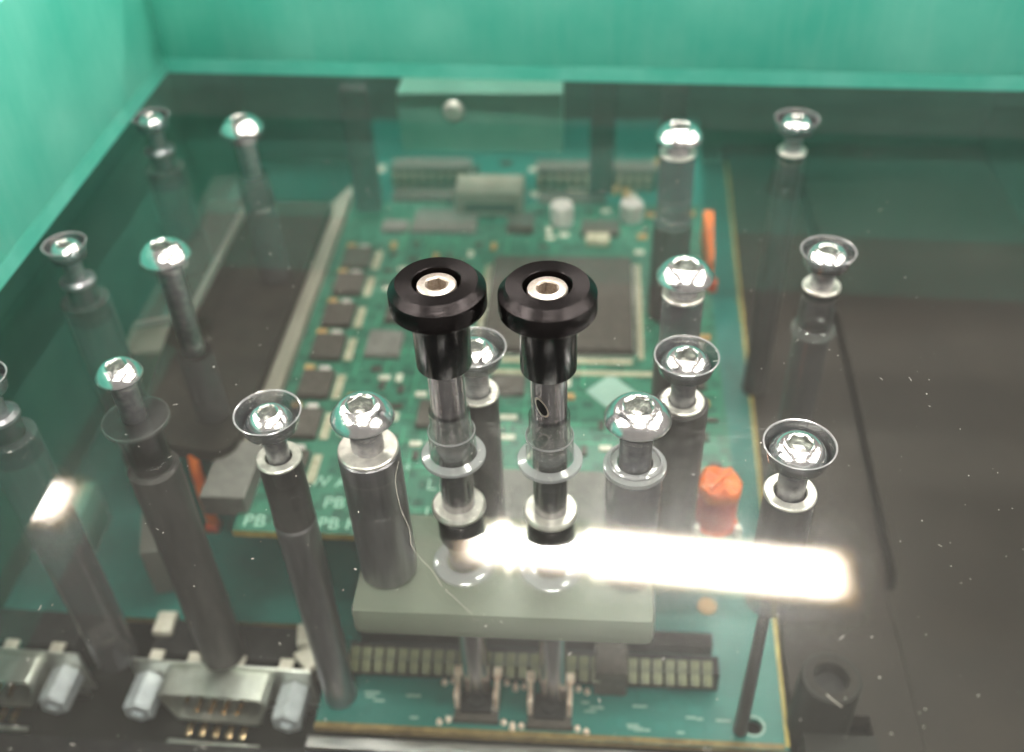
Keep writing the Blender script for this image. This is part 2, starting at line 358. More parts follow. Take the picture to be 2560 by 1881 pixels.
md = po.modifiers.new('b', 'BOOLEAN'); md.operation = 'DIFFERENCE'; md.solver = 'EXACT'; md.object = co
dg = bpy.context.evaluated_depsgraph_get(); me = bpy.data.meshes.new_from_object(po.evaluated_get(dg)); po.modifiers.clear(); po.data = me
bpy.data.objects.remove(co)
for p in po.data.polygons: p.use_smooth = False
for x, y, ro, rh, k, l in bored:
    e = .006
    obj('counterbore', lathe([(ro - e, -.002), (ro * .84 - e, -.29), (ro * .80, -.294), (ro * .76, -.21), (.17, -.205)], 48), MT['bore'], pl, (x, y, 0))
    obj('bore_rim', lathe([(ro + .014, .001), (ro + .006, .006), (ro - .008, .002), (ro - .014, -.014)], 48), MT['rim'], pl, (x, y, 0))
for x, y in KN:
    obj('guide_bushing', lathe([(.302, -.004), (.302, -.30), (.35, -.42), (.355, -.60), (.37, -.82)], 48), MT['bushing'], pl, (x, y, 0))
    obj('bushing_edge', lathe([(.345, -.415), (.352, -.405), (.362, -.425), (.352, -.44), (.345, -.43)], 48), MT['rim'], pl, (x, y, 0))
    obj('bushing_flange', lathe([(.37, -.86), (.40, -.87), (.485, -.90), (.495, -.92), (.49, -.96), (.36, -.96)], 48), MT['rim'], pl, (x, y, 0))
def screw_head(r, hgt):
    rs = r * .46; a = r * .36; prof = [(r * .60, 0), (r * .97, 0), (r, hgt * .05), (r, hgt * .12)]
    for i in range(1, 9):
        t = 1 - i / 8; rr = rs * 1.05 + (r - rs * 1.05) * t
        prof.append((rr, hgt * .13 + hgt * .84 * (1 - t ** 2.1)))
    prof.append((rs, hgt * .99)); prof.append((rs * .97, hgt * .965))
    return prof, rs, a
def make_screw(x, y, z, r, sh_r, sh_to, label, group, tilt=0):
    t = thing('button_head_screw', label, 'screw', (x, y, z), group); t.rotation_euler.z = R_.uniform(0, 1)
    h = r * .56
    prof, rs, a = screw_head(r, h)
    obj('head', lathe([(sh_r * .9, 0)] + prof, 48), MT['chrome'], t)
    obj('hex_socket', lathe([(rs * .975, h * .966), ('hex', a * 1.04, h * .90), ('hex', a, h * .86), ('hex', a * .98, h * .18), (a * .3, h * .10), (0, h * .05)], 48), MT['socket'], t)
    L = z - sh_to
    prof = [(sh_r * .98, -.0)]; n = max(2, int(L / .045)); 
    for i in range(n + 1):
        zz = -.03 - (L - .03) * i / n; prof.append((sh_r * (1.0 if i % 2 else .955), zz))
    prof.append((0, -L)); obj('shank', lathe(prof, 32), MT['shank'], t)
    return t
def ring(z, ro, ri, th=.05):
    return lathe([(ri, z - .12), (ri, z - .012), (ri + .015, z), (ro - .02, z), (ro, z - .02), (ro, z - th)], 48)
PG = 'posts hanging under the clear plate'
def post(x, y, label, parts, cat='post'):
    t = thing('support_post', label, cat, (x, y, parts[-1][2]), PG)
    for nm, bm, z0, m in parts:
        o = obj(nm, bm, m, t); o.location = (0, 0, -parts[-1][2])
    return t
def cyl(r0, z0, r1, z1, rim=.02): return lathe([(0, z0), (r0 - rim, z0), (r0, z0 - rim), (r1, z1 + rim), (r1 - rim, z1), (0, z1)], 40)
def hollow(r0, z0, r1, z1): return lathe([(r0, z0), (r1, z1)], 40)
GP = 'raised button head screws'; GB = 'countersunk button head screws'
for x, y, r, s, k, l in proud:
    end = {'steel': -.75, 'ringed': -1.0, 'dark': -.87, 'panel': -2.2, 'back': -1.1, 'tube': -.45, 'tube2': -.5}[k]
    make_screw(x, y, .004, r, s, end, l, GP)
for x, y, ro, rh, k, l in bored:
    make_screw(x, y, -.20, rh * 1.09, rh * .55, -1.0, l, GB)
def P(i, lst=None): return (lst or proud)[i][:2]
x, y = P(0); post(x, y, 'thick steel post with a worn bright top ring, left of the two knobs', [
    ('end_ring', ring(-.60, .46, .20), -.6, MT['ring']), ('sleeve', cyl(.47, -.64, .47, -3.45, .05), -3.45, MT['post'])])
x, y = P(1); post(x, y, 'clear post with two rings right of the right knob, in the glare', [
    ('inner_ring', ring(-.80, .41, .37), 0, MT['rim']), ('end_ring', lathe([(.27, -.865), (.40, -.87), (.47, -.90), (.475, -.97), (.45, -1.0)], 48), 0, MT['rim']),
    ('sleeve', lathe([(.43, -1.0), (.42, -3.48)], 40), -3.48, MT['spacer'])])
x, y = P(2); post(x, y, 'long dark post below a wide dark flange at the left', [
    ('flange', lathe([(0, -.90), (.50, -.90), (.53, -.92), (.53, -.97), (0, -.97)], 48), 0, MT['black']),
    ('flange_edge', lathe([(.515, -.897), (.535, -.90), (.54, -.93), (.535, -.96)], 48), 0, MT['bushing']),
    ('collar', cyl(.34, -.97, .34, -1.95), 0, MT['black']), ('sleeve', cyl(.43, -1.95, .43, -7.45, .06), -7.45, MT['darkpost'])])
x, y = P(3); post(x, y, 'grey post on the black cover under the clear side sheet', [
    ('sleeve', hollow(.34, -2.2, .34, -3.8), -3.8, MT['clearpost'])])
x, y = P(4); post(x, y, 'rear left grey post standing behind the clear side sheet', [
    ('sleeve', hollow(.36, -1.12, .36, -3.8), -3.8, MT['clearpost'])])
x, y = P(5); post(x, y, 'clear grey spacer on a black post right of the large chip', [
    ('end_ring', ring(-.30, .36, .24), 0, MT['ring']), ('spacer', hollow(.355, -.36, .355, -1.45), 0, MT['spacer']),
    ('spacer_ring', lathe([(.35, -1.44), (.365, -1.45), (.365, -1.52), (.34, -1.53)], 40), 0, MT['bushing']), ('sleeve', cyl(.42, -1.6, .42, -4.5), -4.5, MT['darkpost'])])
x, y = P(6); post(x, y, 'clear grey spacer on a tall post at the rear beside the orange strip', [
    ('end_ring', ring(-.30, .38, .24), 0, MT['ring']), ('spacer', hollow(.37, -.36, .37, -1.9), 0, MT['spacer']), ('sleeve', cyl(.42, -2.0, .42, -4.5), -4.5, MT['darkpost'])])
x, y = P(0, bored); post(x, y, 'long slanting grey post with a bright ring, left of the thick steel post', [
    ('end_ring', ring(-.92, .355, .20), 0, MT['ring']), ('washer_step', ring(-.97, .25, .16), 0, MT['steel']),
    ('sleeve', cyl(.335, -.97, .335, -2.35), 0, MT['darkpost']), ('joint_ring', lathe([(.34, -2.33), (.35, -2.35), (.34, -2.38)], 40), 0, MT['post']),
    ('lower_sleeve', cyl(.345, -2.37, .30, -7.56), -7.56, MT['post'])])
x, y = P(1, bored); post(x, y, 'short post with a bright ring behind the left knob', [
    ('end_ring', ring(-.92, .36, .22), 0, MT['ring']), ('sleeve', cyl(.34, -.97, .34, -4.5), -4.5, MT['darkpost'])])
x, y = P(2, bored); post(x, y, 'post with a bright ring above the glare, right of the orange cap', [
    ('end_ring', ring(-.95, .385, .235), 0, MT['ring']), ('washer_step', ring(-1.0, .25, .16), 0, MT['steel']),
    ('sleeve', cyl(.37, -1.0, .37, -2.5), 0, MT['darkpost']), ('clear_sleeve', hollow(.36, -2.5, .37, -3.5), 0, MT['clearpost']), ('rod', cyl(.09, -3.5, .13, -7.5), -7.5, MT['darkpost'])])
x, y = P(3, bored); post(x, y, 'black post with a bright ring beside the yellow board edge', [
    ('end_ring', ring(-.92, .355, .21), 0, MT['ring']), ('washer_step', ring(-.97, .24, .16), 0, MT['steel']), ('sleeve', cyl(.42, -.97, .42, -4.5), -4.5, MT['darkpost'])])
x, y = P(4, bored); post(x, y, 'clear tube post with two rings over the brown base', [
    ('end_ring', ring(-.72, .335, .15), 0, MT['ring']), ('tube', hollow(.31, -.80, .33, -1.70), 0, MT['clearpost']),
    ('tube_ring', lathe([(.33, -1.62), (.40, -1.70), (.41, -1.76), (.36, -1.78)], 40), 0, MT['bushing']), ('sleeve', cyl(.33, -1.78, .30, -7.65), -7.65, MT['clearpost'])])
x, y = P(5, bored); post(x, y, 'dim post with a pale top under the farthest right screw', [
    ('end_ring', ring(-.72, .31, .15), 0, MT['ring']), ('sleeve', cyl(.29, -.78, .3, -7.6), -7.6, MT['darkpost'])])
for i, l in ((6, 'wide dark post along the left wall, second from the front'), (7, 'wide dark post in the rear left corner'), (8, 'wide grey post at the left edge of the picture')):
    x, y = P(i, bored); post(x, y, l, [('end_cap', lathe([(0, -.74), (.26, -.745), (.33, -.80), (.33, -.86)], 40), 0, MT['post']),
        ('sleeve', cyl(.45, -1.25, .42, -7.5), -7.5, MT['darkpost'] if i != 8 else MT['clearpost']), ('neck', cyl(.28, -.86, .28, -1.25), -7.5, MT['darkpost'])])
# ---------------------------------------------------------------- black plungers
def make_knob():
    t = thing('push_plunger', 'left black push knob', 'knob', (0, 0, 0), 'black push knobs on steel shafts')
    obj('knob_rim', lathe([(.325, 1.92), (.325, 2.275), (.335, 2.29), (.553, 2.29), (.655, 2.172), (.66, 2.155), (.66, 1.905), (.65, 1.89), (.42, 1.89), (.41, 1.88)], 96), MT['anod'], t, ang=22)
    obj('knob_barrel', lathe([(.395, 1.885), (.395, .90), (.385, .885), (.27, .88)], 72), MT['anodbody'], t)
    obj('recess_floor', lathe([(0, 2.0), (.326, 2.0)], 48), MT['black'], t)
    c = obj('cap_screw', lathe([(.27, 2.0), (.27, 2.215), (.262, 2.235), (.245, 2.245), (.160, 2.245), (.155, 2.24)], 48), MT['nickel'], t)
    obj('hex_socket', lathe([(.156, 2.2405), ('hex', .128, 2.225), ('hex', .125, 2.06), (.03, 2.04), (0, 2.03)], 48), MT['capsocket'], c)
    sh = bmesh.new(); prof = [(.258, .885)]
    prof = [(.258, .885), (.262, .5), (.262, -.5), (.262, -2.9), (.255, -4.0), (.255, -7.32), (0, -7.33)]
    obj('shaft', lathe(prof, 48, sh), MT['steel'], t)
    # cross hole, front left: bevelled edge round a black patch painting its inner shade
    phi = math.radians(-122)
    nrm = Vector((math.cos(phi), math.sin(phi), 0)); tv = Vector((-nrm.y, nrm.x, 0))
    bm = bmesh.new(); n = 24; outer = []; mid = []; inn = []
    for i in range(n):
        a = 2 * PI * i / n
        for lst, s in ((outer, 1.12), (mid, 1.0), (inn, .92)):
            u = .080 * s * math.cos(a); v = .150 * s * math.sin(a)
            u -= .35 * v
            d = math.sqrt(max(.262 ** 2 - u * u, 0)) + (.0012 if lst is outer else .003 if lst is mid else .0022)
            lst.append(bm.verts.new(nrm * d + tv * u + Vector((0, 0, .33 + v))))
    for A_, B_ in ((outer, mid), (mid, inn)):
        for i in range(n): bm.faces.new((A_[i], A_[(i + 1) % n], B_[(i + 1) % n], B_[i]))
    obj('hole_edge', bm, MT['nickel'], t)
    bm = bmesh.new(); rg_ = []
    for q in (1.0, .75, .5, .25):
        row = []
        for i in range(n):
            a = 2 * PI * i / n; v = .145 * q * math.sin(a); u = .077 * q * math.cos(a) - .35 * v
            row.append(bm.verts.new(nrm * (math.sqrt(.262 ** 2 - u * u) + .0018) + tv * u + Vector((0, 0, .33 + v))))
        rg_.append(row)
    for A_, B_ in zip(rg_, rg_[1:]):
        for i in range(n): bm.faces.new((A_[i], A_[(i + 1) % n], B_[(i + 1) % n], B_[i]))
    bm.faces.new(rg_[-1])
    obj('hole_shade', bm, MT['black'], t)
    obj('hole_reflection', lathe([(.262, -2.02), (.40, -2.03), (.43, -2.07), (.43, -2.12), (.36, -2.18), (.262, -2.19)], 48), MT['ring'], t)  # modelled ring standing in for the hole rim's reflection
    obj('barrel_reflection', lathe([(.26, -2.26), (.34, -2.27), (.36, -2.35), (.36, -2.75), (.33, -2.83), (.26, -2.84)], 48), MT['black'], t)  # black collar modelled in place of the barrel mirrored in the plate
    return t
k0 = make_knob(); k0.location = (*KN[0], 0); k0.rotation_euler.z = math.radians(-120)
k0['label'] = 'left black push knob with silver cap screw, on a plain steel shaft'
k1 = copy_tree(k0); k1.location = (*KN[1], 0); k1.rotation_euler.z = math.radians(10)
k1['label'] = 'right black push knob whose steel shaft shows a cross hole'
# ---------------------------------------------------------------- frosted guide block
gb = thing('guide_block', 'frosted grey green plastic block under both knobs with two round bushings', 'block', (-1.4, 10.8, -4.18))
def under(t, o): o.matrix_parent_inverse = Matrix.Translation(-Vector(t.location)); return o
under(gb, obj('body', B(-3.85, 1.10, 9.78, 11.95, -4.18, -3.5, bev=.17), MT['blockm'], gb))
for x, y in KN: under(gb, obj('bushing', lathe([(.30, -3.44), (.46, -3.44), (.52, -3.47), (.53, -3.52)], 48), MT['rim'], gb, (x, y, 0)))
# ---------------------------------------------------------------- upper green circuit board
zb = -4.6
up = thing('circuit_board', 'bright green circuit board with a large chip and column of small chips', 'circuit board', (-2, 12, zb))
def U(name, bm, m, sm=False, loc=(0, 0, 0)): return under(up, obj(name, bm, m, up, loc, smooth=sm))
bm = B(-6.75, 2.82, 12.3, 24.2, zb - .17, zb)
bm.normal_update()
for f in bm.faces: f.material_index = 0 if abs(f.normal.z) > .5 else 1
U('board', bm, [MT['pcb'], MT['amber']])
e = .004
for yy in (21.35, 20.2, 18.95, 17.75, 16.45, 15.2, 13.95):
    U('power_chip', B(-6.38, -5.68, yy - .42, yy + .42, zb, zb + .16, bev=.02), MT['chip'])
    U('pad_strip', B(-5.62, -5.44, yy - .38, yy + .40, zb, zb + .03), MT['cream'])
    U('tan_capacitor', B(-6.42, -6.2, yy + .50, yy + .66, zb, zb + .10, bev=.02), MT['tan'])
    U('silver_resistor', B(-6.08, -5.85, yy + .50, yy + .64, zb, zb + .07), MT['pink'])
U('large_chip', B(-2.50, .92, 17.72, 21.35, zb, zb + .22, bev=.03), MT['chip'])
for g in ((-2.72, -2.58, 17.8, 21.2), (1.02, 1.16, 17.6, 21.3), (-2.4, .9, 17.42, 17.58), (-2.6, 1.6, 17.02, 17.16), (-2.4, .9, 21.45, 21.6)):
    U('pad_strip', B(*g, zb, zb + .03), MT['cream'])
for (cx, cy, sx, sy, h, mm) in ((-4.75, 17.9, .8, .9, .14, 'chipgrey'), (-4.5, 19.15, .8, .8, .14, 'chip'), (-1.82, 16.55, .75, .55, .16, 'chip'),
        (-1.95, 23.05, .7, .8, .2, 'chip'), (.15, 22.9, 1.0, .7, .12, 'chip'), (-4.0, 23.2, 1.7, 1.1, .1, 'chipgrey'), (-3.2, 15.6, .9, .8, .12, 'chip'),
        (-5.3, 22.9, .7, .5, .12, 'chipgrey'), (-4.3, 14.6, .7, .6, .12, 'chip'), (2.2, 16.9, .5, .6, .12, 'chip'), (-3.6, 21.0, .6, .6, .12, 'chip')):
    U('chip', B(cx - sx / 2, cx + sx / 2, cy - sy / 2, cy + sy / 2, zb, zb + h, bev=.02), MT[mm])
for (cx, cy, r, h) in ((-.88, 23.3, .30, .55), (.96, 23.5, .30, .50)):
    U('can_capacitor', lathe([(0, zb + h), (r * .9, zb + h), (r, zb + h - .04), (r, zb)], 24), MT['pink'], True, (cx, cy, 0))
bm = bmesh.new()
for k in range(44):
    t = -2.45 + k * .0775
    box(bm, t, t + .035, 21.36, 21.44, zb + .004, zb + .05); box(bm, t, t + .035, 17.62, 17.71, zb + .004, zb + .05)
    t = 17.8 + k * .079
    box(bm, -2.57, -2.51, t, t + .035, zb + .034, zb + .07); box(bm, .93, 1.01, t, t + .035, zb + .004, zb + .05)
tag(U('chip_pins', bm, MT['tin']), kind='stuff')
U('cream_part', B(-.22, .38, 22.1, 22.5, zb, zb + .2, bev=.03), MT['cream'])
for g in ((-1.98, -1.55, 15.55, 15.68), (-1.98, -1.55, 14.95, 15.08)): U('white_pad', B(*g, zb, zb + .03), MT['white'])
U('diamond_mark', prism([(-.12, 16.5), (.42, 15.9), (.96, 16.5), (.42, 17.1)], zb + .002, zb + .008), MT['silkgrey'])
U('shield', B(-2.5, 2.0, 12.4, 14.0, zb, zb + .14, bev=.03), MT['chipgrey'])
U('rail_socket', B(-7.45, -6.55, 12.75, 14.3, zb - .1, zb + .42, bev=.04), MT['chipgrey'])
# small passives, each a part
occ = [(-6.6, -5.4, 13, 22), (-2.8, 1.2, 17, 21.7), (-2.6, 2.1, 12.3, 14.1), (-5.25, -4.2, 17.4, 19.6), (-2.25, -1.4, 14.8, 16.9), (-.2, 1.0, 15.8, 17.2), (-5.0, -3.1, 22.5, 23.9),
       (-6.6, -3.0, 12.3, 13.9), (-2.4, -1.5, 22.5, 23.5), (-.5, .7, 22, 23.4), (-3.7, -2.7, 15.1, 16.1), (.9, 2.0, 13.7, 14.8), (1.2, 2.1, 18.8, 19.7)]
mr = {}
def proto(kind):
    if kind == 'resistor': g, mm = B(-.12, .12, -.06, .06, 0, .05), [MT['chip']]
    elif kind == 'capacitor': g, mm = B(-.13, .13, -.07, .07, 0, .09, bev=.015), [MT['tan']]
    else: g, mm = B(-.07, .07, -.12, .12, 0, .03), [MT['white']]
    o = obj(kind, g, mm[0], None, smooth=False); mr[kind] = o.data; bpy.data.objects.remove(o)
for k in ('resistor', 'capacitor', 'pad'): proto(k)
n = 0; tries = 0
while n < 120 and tries < 4000:
    tries += 1; x = R_.uniform(-5.3, 2.6); y = R_.uniform(12.7, 23.9)
    if any(a - .15 < x < b + .15 and c - .12 < y < d + .12 for a, b, c, d in occ): continue
    occ.append((x - .14, x + .14, y - .14, y + .14)); n += 1
    k = R_.choice(('resistor', 'capacitor', 'pad', 'pad', 'resistor'))
    o = bpy.data.objects.new(k, mr[k]); COL.objects.link(o); o.parent = up; o.location = Vector((x, y, zb)) - up.location; o.rotation_euler.z = R_.choice((0, PI / 2))
# traces as one part
bm = bmesh.new()
for i in range(150):
    x = R_.uniform(-5.4, 2.5); y = R_.uniform(12.5, 23.8); L = R_.uniform(.3, 1.8)
    if R_.random() < .5: L = min(L, 2.7 - x); g = (x, x + L, y, y + .035)
    else: L = min(L, 24.1 - y); g = (x, x + .035, y, y + L)
    z1 = zb + .0015 + i * .00002; box(bm, *g, zb - .01, z1)
tag(U('copper_traces', bm, MT['trace']), kind='stuff')
# silkscreen writing
def text(s, x, y, z, size, m, parent, rot=0):
    c = bpy.data.curves.new('t', 'FONT'); c.body = s; c.size = size; c.extrude = .002; c.resolution_u = 3
    o = bpy.data.objects.new('t', c); COL.objects.link(o); bpy.context.view_layer.update()
    me = bpy.data.meshes.new_from_object(o.evaluated_get(bpy.context.evaluated_depsgraph_get())); bpy.data.objects.remove(o)
    me.materials.clear(); me.materials.append(m)
    o = bpy.data.objects.new('lettering', me); COL.objects.link(o); o.parent = parent
    o.location = Vector((x, y, z)) - parent.location; o.rotation_euler.z = rot
for s, x, y, sz in (('PB C/N', -6.6, 12.42, .42), ('PB H', -5.15, 12.42, .40), ('PB F', -5.15, 12.95, .40), ('PW A', -5.75, 13.5, .40), ('17', -3.2, 12.75, .42), ('L', -3.2, 13.5, .4), ('7', -2.9, 12.33, .3), ('R4', -3.9, 14.0, .28), ('C12', -5.2, 15.2, .26)):
    text(s, x, y, zb + .004, sz, MT['silk'], up)
# beige guide rail left of the board
rl = thing('guide_rail', 'long beige frosted guide rail along the left edge of the green board', 'rail', (-6.95, 13, zb))
under(rl, obj('rail_bar', prism([(-7.25, 13.6), (-6.72, 13.6), (-6.72, 24.3), (-6.86, 24.8), (-7.25, 23.6)], zb - .3, zb + .22), MT['railm'], rl, smooth=False))
under(rl, obj('rail_lip', B(-6.80, -6.74, 14.4, 24.0, zb + .222, zb + .26), MT['beige'], rl, smooth=False))
# black cover left
pts = [(-9.15, 14.0), (-7.5, 13.75)] + [(-7.5 + .45 * math.sin(a), 14.2 - .45 * math.cos(a)) for a in [i * PI / 12 for i in range(1, 7)]] + [(-7.02, 23.2), (-10.3, 23.2)]
bc = tag(obj('black_cover', prism(pts, -4.25, -3.95), MT['panel'], smooth=False), 'flat black cover with a rounded front corner, left of the beige rail', 'cover')
# clear side sheet with frosted edges
cs = thing('clear_side_sheet', 'thin clear sheet with pale frosted edges at the left, above the black cover', 'clear sheet', (-9.2, 18, -3))
under(cs, obj('sheet', prism([(-9.75, 16.55), (-8.62, 16.95), (-8.60, 22.9), (-9.9, 22.9)], -3.1, -3.0), MT['film'], cs, smooth=False))
under(cs, obj('edge', prism([(-8.73, 16.95), (-8.60, 16.95), (-8.58, 22.9), (-8.71, 22.9)], -3.12, -2.96), MT['clouded'], cs, smooth=False))
under(cs, obj('edge', prism([(-9.75, 16.5), (-8.74, 16.86), (-8.74, 16.93), (-9.75, 16.57)], -3.12, -2.96), MT['clouded'], cs, smooth=False))
# ---------------------------------------------------------------- lower teal board
zl = -7.6
lo = thing('base_circuit_board', 'large teal circuit board at the bottom with a row of olive contacts', 'circuit board', (0, 14, zl))
def Lo(name, bm, m, sm=False, loc=(0, 0, 0)): return under(lo, obj(name, bm, m, lo, loc, smooth=sm))
bm = prism([(-5.15, 10.05), (3.78, 10.02), (4.5, 32), (-12.5, 32), (-12.5, 12.35), (-5.15, 12.35)], zl - .16, zl)
hole = bmesh.new(); lathe([(0, zl - .5), (.17, zl - .5), (.17, zl + .3), (0, zl + .3)], 32, hole, 3.17, 10.5); bmesh.ops.recalc_face_normals(hole, faces=hole.faces[:])
ho = obj('c', hole, MT['teal'])
bm.normal_update()
for f in bm.faces: f.material_index = 0 if abs(f.normal.z) > .5 else 1
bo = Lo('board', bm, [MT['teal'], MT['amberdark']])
md = bo.modifiers.new('b', 'BOOLEAN'); md.operation = 'DIFFERENCE'; md.solver = 'EXACT'; md.object = ho
bpy.context.view_layer.update(); me = bpy.data.meshes.new_from_object(bo.evaluated_get(bpy.context.evaluated_depsgraph_get())); bo.modifiers.clear(); bo.data = me; bpy.data.objects.remove(ho)
Lo('hole_ring', lathe([(.175, zl + .003), (.23, zl + .004)], 32), MT['silkgrey'], True, (3.17, 10.5, 0))
Lo('edge_strip', prism([(3.72, 10.1), (3.80, 10.1), (4.52, 32), (4.44, 32)], zl + .001, zl + .012), MT['amber'])
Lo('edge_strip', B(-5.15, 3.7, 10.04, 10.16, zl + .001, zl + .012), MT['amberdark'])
# olive contact strip
Lo('contact_carrier', B(-4.65, 2.55, 11.22, 11.62, zl, zl + .55), MT['black'])
me_c = None
for i in range(30):
    x = -4.5 + i * .235
    if .2 < x < .75: continue
    if me_c is None:
        o = Lo('contact', B(-.09, .09, -.24, .24, -.03, .03, bev=.01), MT['gold']); me_c = o.data
    else:
        o = bpy.data.objects.new('contact', me_c); COL.objects.link(o); o.parent = lo; o.matrix_parent_inverse = Matrix.Translation(-lo.location)
    o.location = (x, 11.2, zl + .58); o.rotation_euler.x = .5
Lo('carrier_key', B(.18, .80, 11.0, 11.7, zl, zl + .78, bev=.04), MT['chip'])
for g in ((-4.6, 2.5, 12.0, 12.3),): Lo('socket_bar', B(*g, zl, zl + .35), MT['black'])
for (x, y, r) in ((2.45, 11.6, .17), (2.1, 12.3, .2), (2.5, 13.2, .2)): Lo('amber_dot', lathe([(0, zl + .06), (r, zl + .05), (r, zl)], 20), MT['tan'], True, (x, y, 0))
for i in range(40):
    x = R_.uniform(-4.8, 3.2); y = R_.uniform(10.25, 10.9)
    if abs(x + 2.05) < .6 or abs(x + .68) < .6 or x > 2.6: continue
    Lo('faint_mark', B(x, x + R_.uniform(.12, .3), y, y + .05, zl + .001, zl + .004), MT['silkgrey'])
# tact switches
sw0 = None
def make_switch():
    t = thing('push_switch', 'switch', 'switch', (0, 0, zl), 'push switches under the knob shafts')
    obj('base', B(-.42, .42, -.30, .22, 0, .12, bev=.02), MT['chip'], t)
    obj('body', B(-.30, .30, -.22, .30, .12, .24, bev=.03), MT['black'], t)
    obj('plunger', lathe([(0, .28), (.14, .28), (.16, .25), (.16, .2)], 24), MT['black'], t)
    obj('front_bar', B(-.44, .44, -.36, -.302, .0, .16, bev=.02), MT['chip'], t)
    for s in (-1, 1):
        x0, x1 = sorted((s * .33, s * .42))
        obj('bracket', B(x0, x1, -.12, .42, .12, .55, bev=.02), MT['copper'], t)
        x0, x1 = sorted((s * .30, s * .46)); obj('bracket_tip', B(x0, x1, .30, .52, .552, .62, bev=.02), MT['copper'], t)
        for y in (-.30, .55):
            for q in (0, 1): obj('solder_pin', lathe([(0, .10), (.05, .07), (.065, 0)], 12), MT['copper'], t, (s * (.53 + .17 * q), y - .05 * q, 0))
    return t
for i, (x, y, l) in enumerate(((-2.06, 10.62, 'small switch with rose metal brackets under the left knob shaft'), (-.66, 10.56, 'small switch with brighter metal brackets under the right knob shaft'))):
    sw = make_switch() if i == 0 else copy_tree(sw0); sw0 = sw0 or sw; sw.location = (x, y, zl); sw['label'] = l
# ---------------------------------------------------------------- orange parts
oc = thing('orange_plug', 'round bright orange plastic cap with a dark orange body beside the yellow board edge', 'cap', (2.36, 12.95, zb))
bm = lathe([(0, 1.08), (.10, 1.09), (.2, 1.10), (.30, 1.10), (.37, 1.06), (.405, .98), (.40, .90), (.39, .82)], 32)
for v in bm.verts:
    k = 1 + .10 * (math.sin(v.co.x * 13 + 1) * math.cos(v.co.y * 11) ); v.co.x *= k; v.co.y *= k; v.co.z += .05 * math.sin(v.co.x * 17 + v.co.y * 9) * math.cos(v.co.y * 14)
obj('cap_top', bm, MT['orange'], oc)
obj('cap_body', lathe([(.37, .86), (.37, .05), (.42, .0)], 32), MT['orangedark'], oc)
obj('ridge', B(-.33, .33, -.05, .05, 1.09, 1.16, bev=.03, rot=.9), MT['orange'], oc)
for s in (-1, 1): obj('tab', B(.38 * s - .06, .38 * s + .06, -.42, -.28, 0, .22, bev=.02), MT['white'], oc)
os_ = thing('orange_latch', 'upright orange latch strip at the rear beside the tall post', 'latch', (2.85, 21.5, zb))
obj('strip', prism([(-.10, -1.1), (.0, -1.1), (.16, 1.2), (-.10, 1.2)], 0, .75), MT['orange'], os_, smooth=False)
obj('latch_base', B(-.12, .10, -1.3, -1.12, -.0, .3), MT['orangedark'], os_)
ol = thing('orange_lever', 'thin orange lever dropping below the front edge of the black cover', 'lever', (-7.9, 13.9, -4.3))
bm = bmesh.new(); tube([(-.05, .1, .25), (.0, -.1, -.1), (.05, -.25, -.8), (.1, -.3, -1.6)], .12, 12, bm); obj('lever_arm', bm, MT['orange'], ol)
obj('lever_foot', B(-.06, .22, -.45, -.18, -1.8, -1.6, bev=.04), MT['orangedark'], ol)
# ---------------------------------------------------------------- rear parts
gr = thing('green_rear_block', 'pale green block with a round bolt, behind the back wall line', 'block', (-3.1, 25.5, -3))
under(gr, obj('body', B(-4.95, -.86, 23.2, 24.3, -2.5, -.9, bev=.05), MT['gblock'], gr))
under(gr, obj('bolt', lathe([(0, .18), (.18, .17), (.26, .08), (.28, 0)], 32), MT['ring'], gr, (-3.55, 23.2, -1.35))).rotation_euler.x = PI / 2
fb = thing('beige_rear_block', 'small beige frosted block with a darker band at the rear of the green board', 'block', (-2.8, 24, zb))
under(fb, obj('body', B(-3.75, -1.95, 23.5, 24.5, zb, -3.85, bev=.04), MT['beige'], fb))
under(fb, obj('band', B(-3.5, -2.1, 23.44, 23.497, zb + .22, zb + .42), MT['chip'], fb))
for i, (x0, x1, y, z, l) in enumerate(((-5.9, -3.6, 26.1, -4.55, 'olive pin header at the rear left of the beige block'), (-1.7, -.1, 26.0, -4.55, 'olive pin header at the rear right of the beige block'), (.3, 1.7, 26.0, -4.55, 'short olive pin header at the rear beside the tall post'),
        (-5.7, -3.95, 24.75, -4.75, 'low dark header in front of the rear left pin header'), (-1.6, .3, 24.6, -4.75, 'low dark header in front of the rear right pin header'))):
    hd = thing('pin_header', l, 'pin header', ((x0 + x1) / 2, y, -5.0), 'pin headers at the rear')
    w_ = (x1 - x0) / 2; h_ = z + 5.0 + .15; obj('body', B(-w_, w_, -.3, .3, 0, h_, bev=.03), MT['chipgrey'] if i < 3 else MT['chip'], hd)
    k = int(w_ * 2 / .26)
    for j in range(k): obj('pin', B(-w_ + .13 + j * .26 - .06, -w_ + .13 + j * .26 + .06, -.46, -.302, .02, h_ * .7), MT['cream'] if i < 3 else MT['silk'], hd)
rbd = thing('rear_circuit_board', 'teal circuit board at the rear under the pin headers', 'circuit board', (-2, 27, -5.0))
under(rbd, obj('board', prism([(-6.9, 24.25), (3.0, 24.25), (3.2, 30), (-7.2, 30)], -5.2, -5.0), MT['teal'], rbd, smooth=False))
for q in range(26):
    x = R_.uniform(-6.5, 2.6); y = R_.choice((25.35, 25.55, 26.75, 27.1, 24.45)); k = R_.choice(('capacitor', 'pad', 'pad', 'resistor'))
    o = bpy.data.objects.new(k, mr[k]); COL.objects.link(o); o.parent = rbd; o.location = Vector((x, y, -5.0)) - rbd.location; o.rotation_euler.z = R_.choice((0, PI / 2)); o.scale = (1.5, 1.5, 1.5)
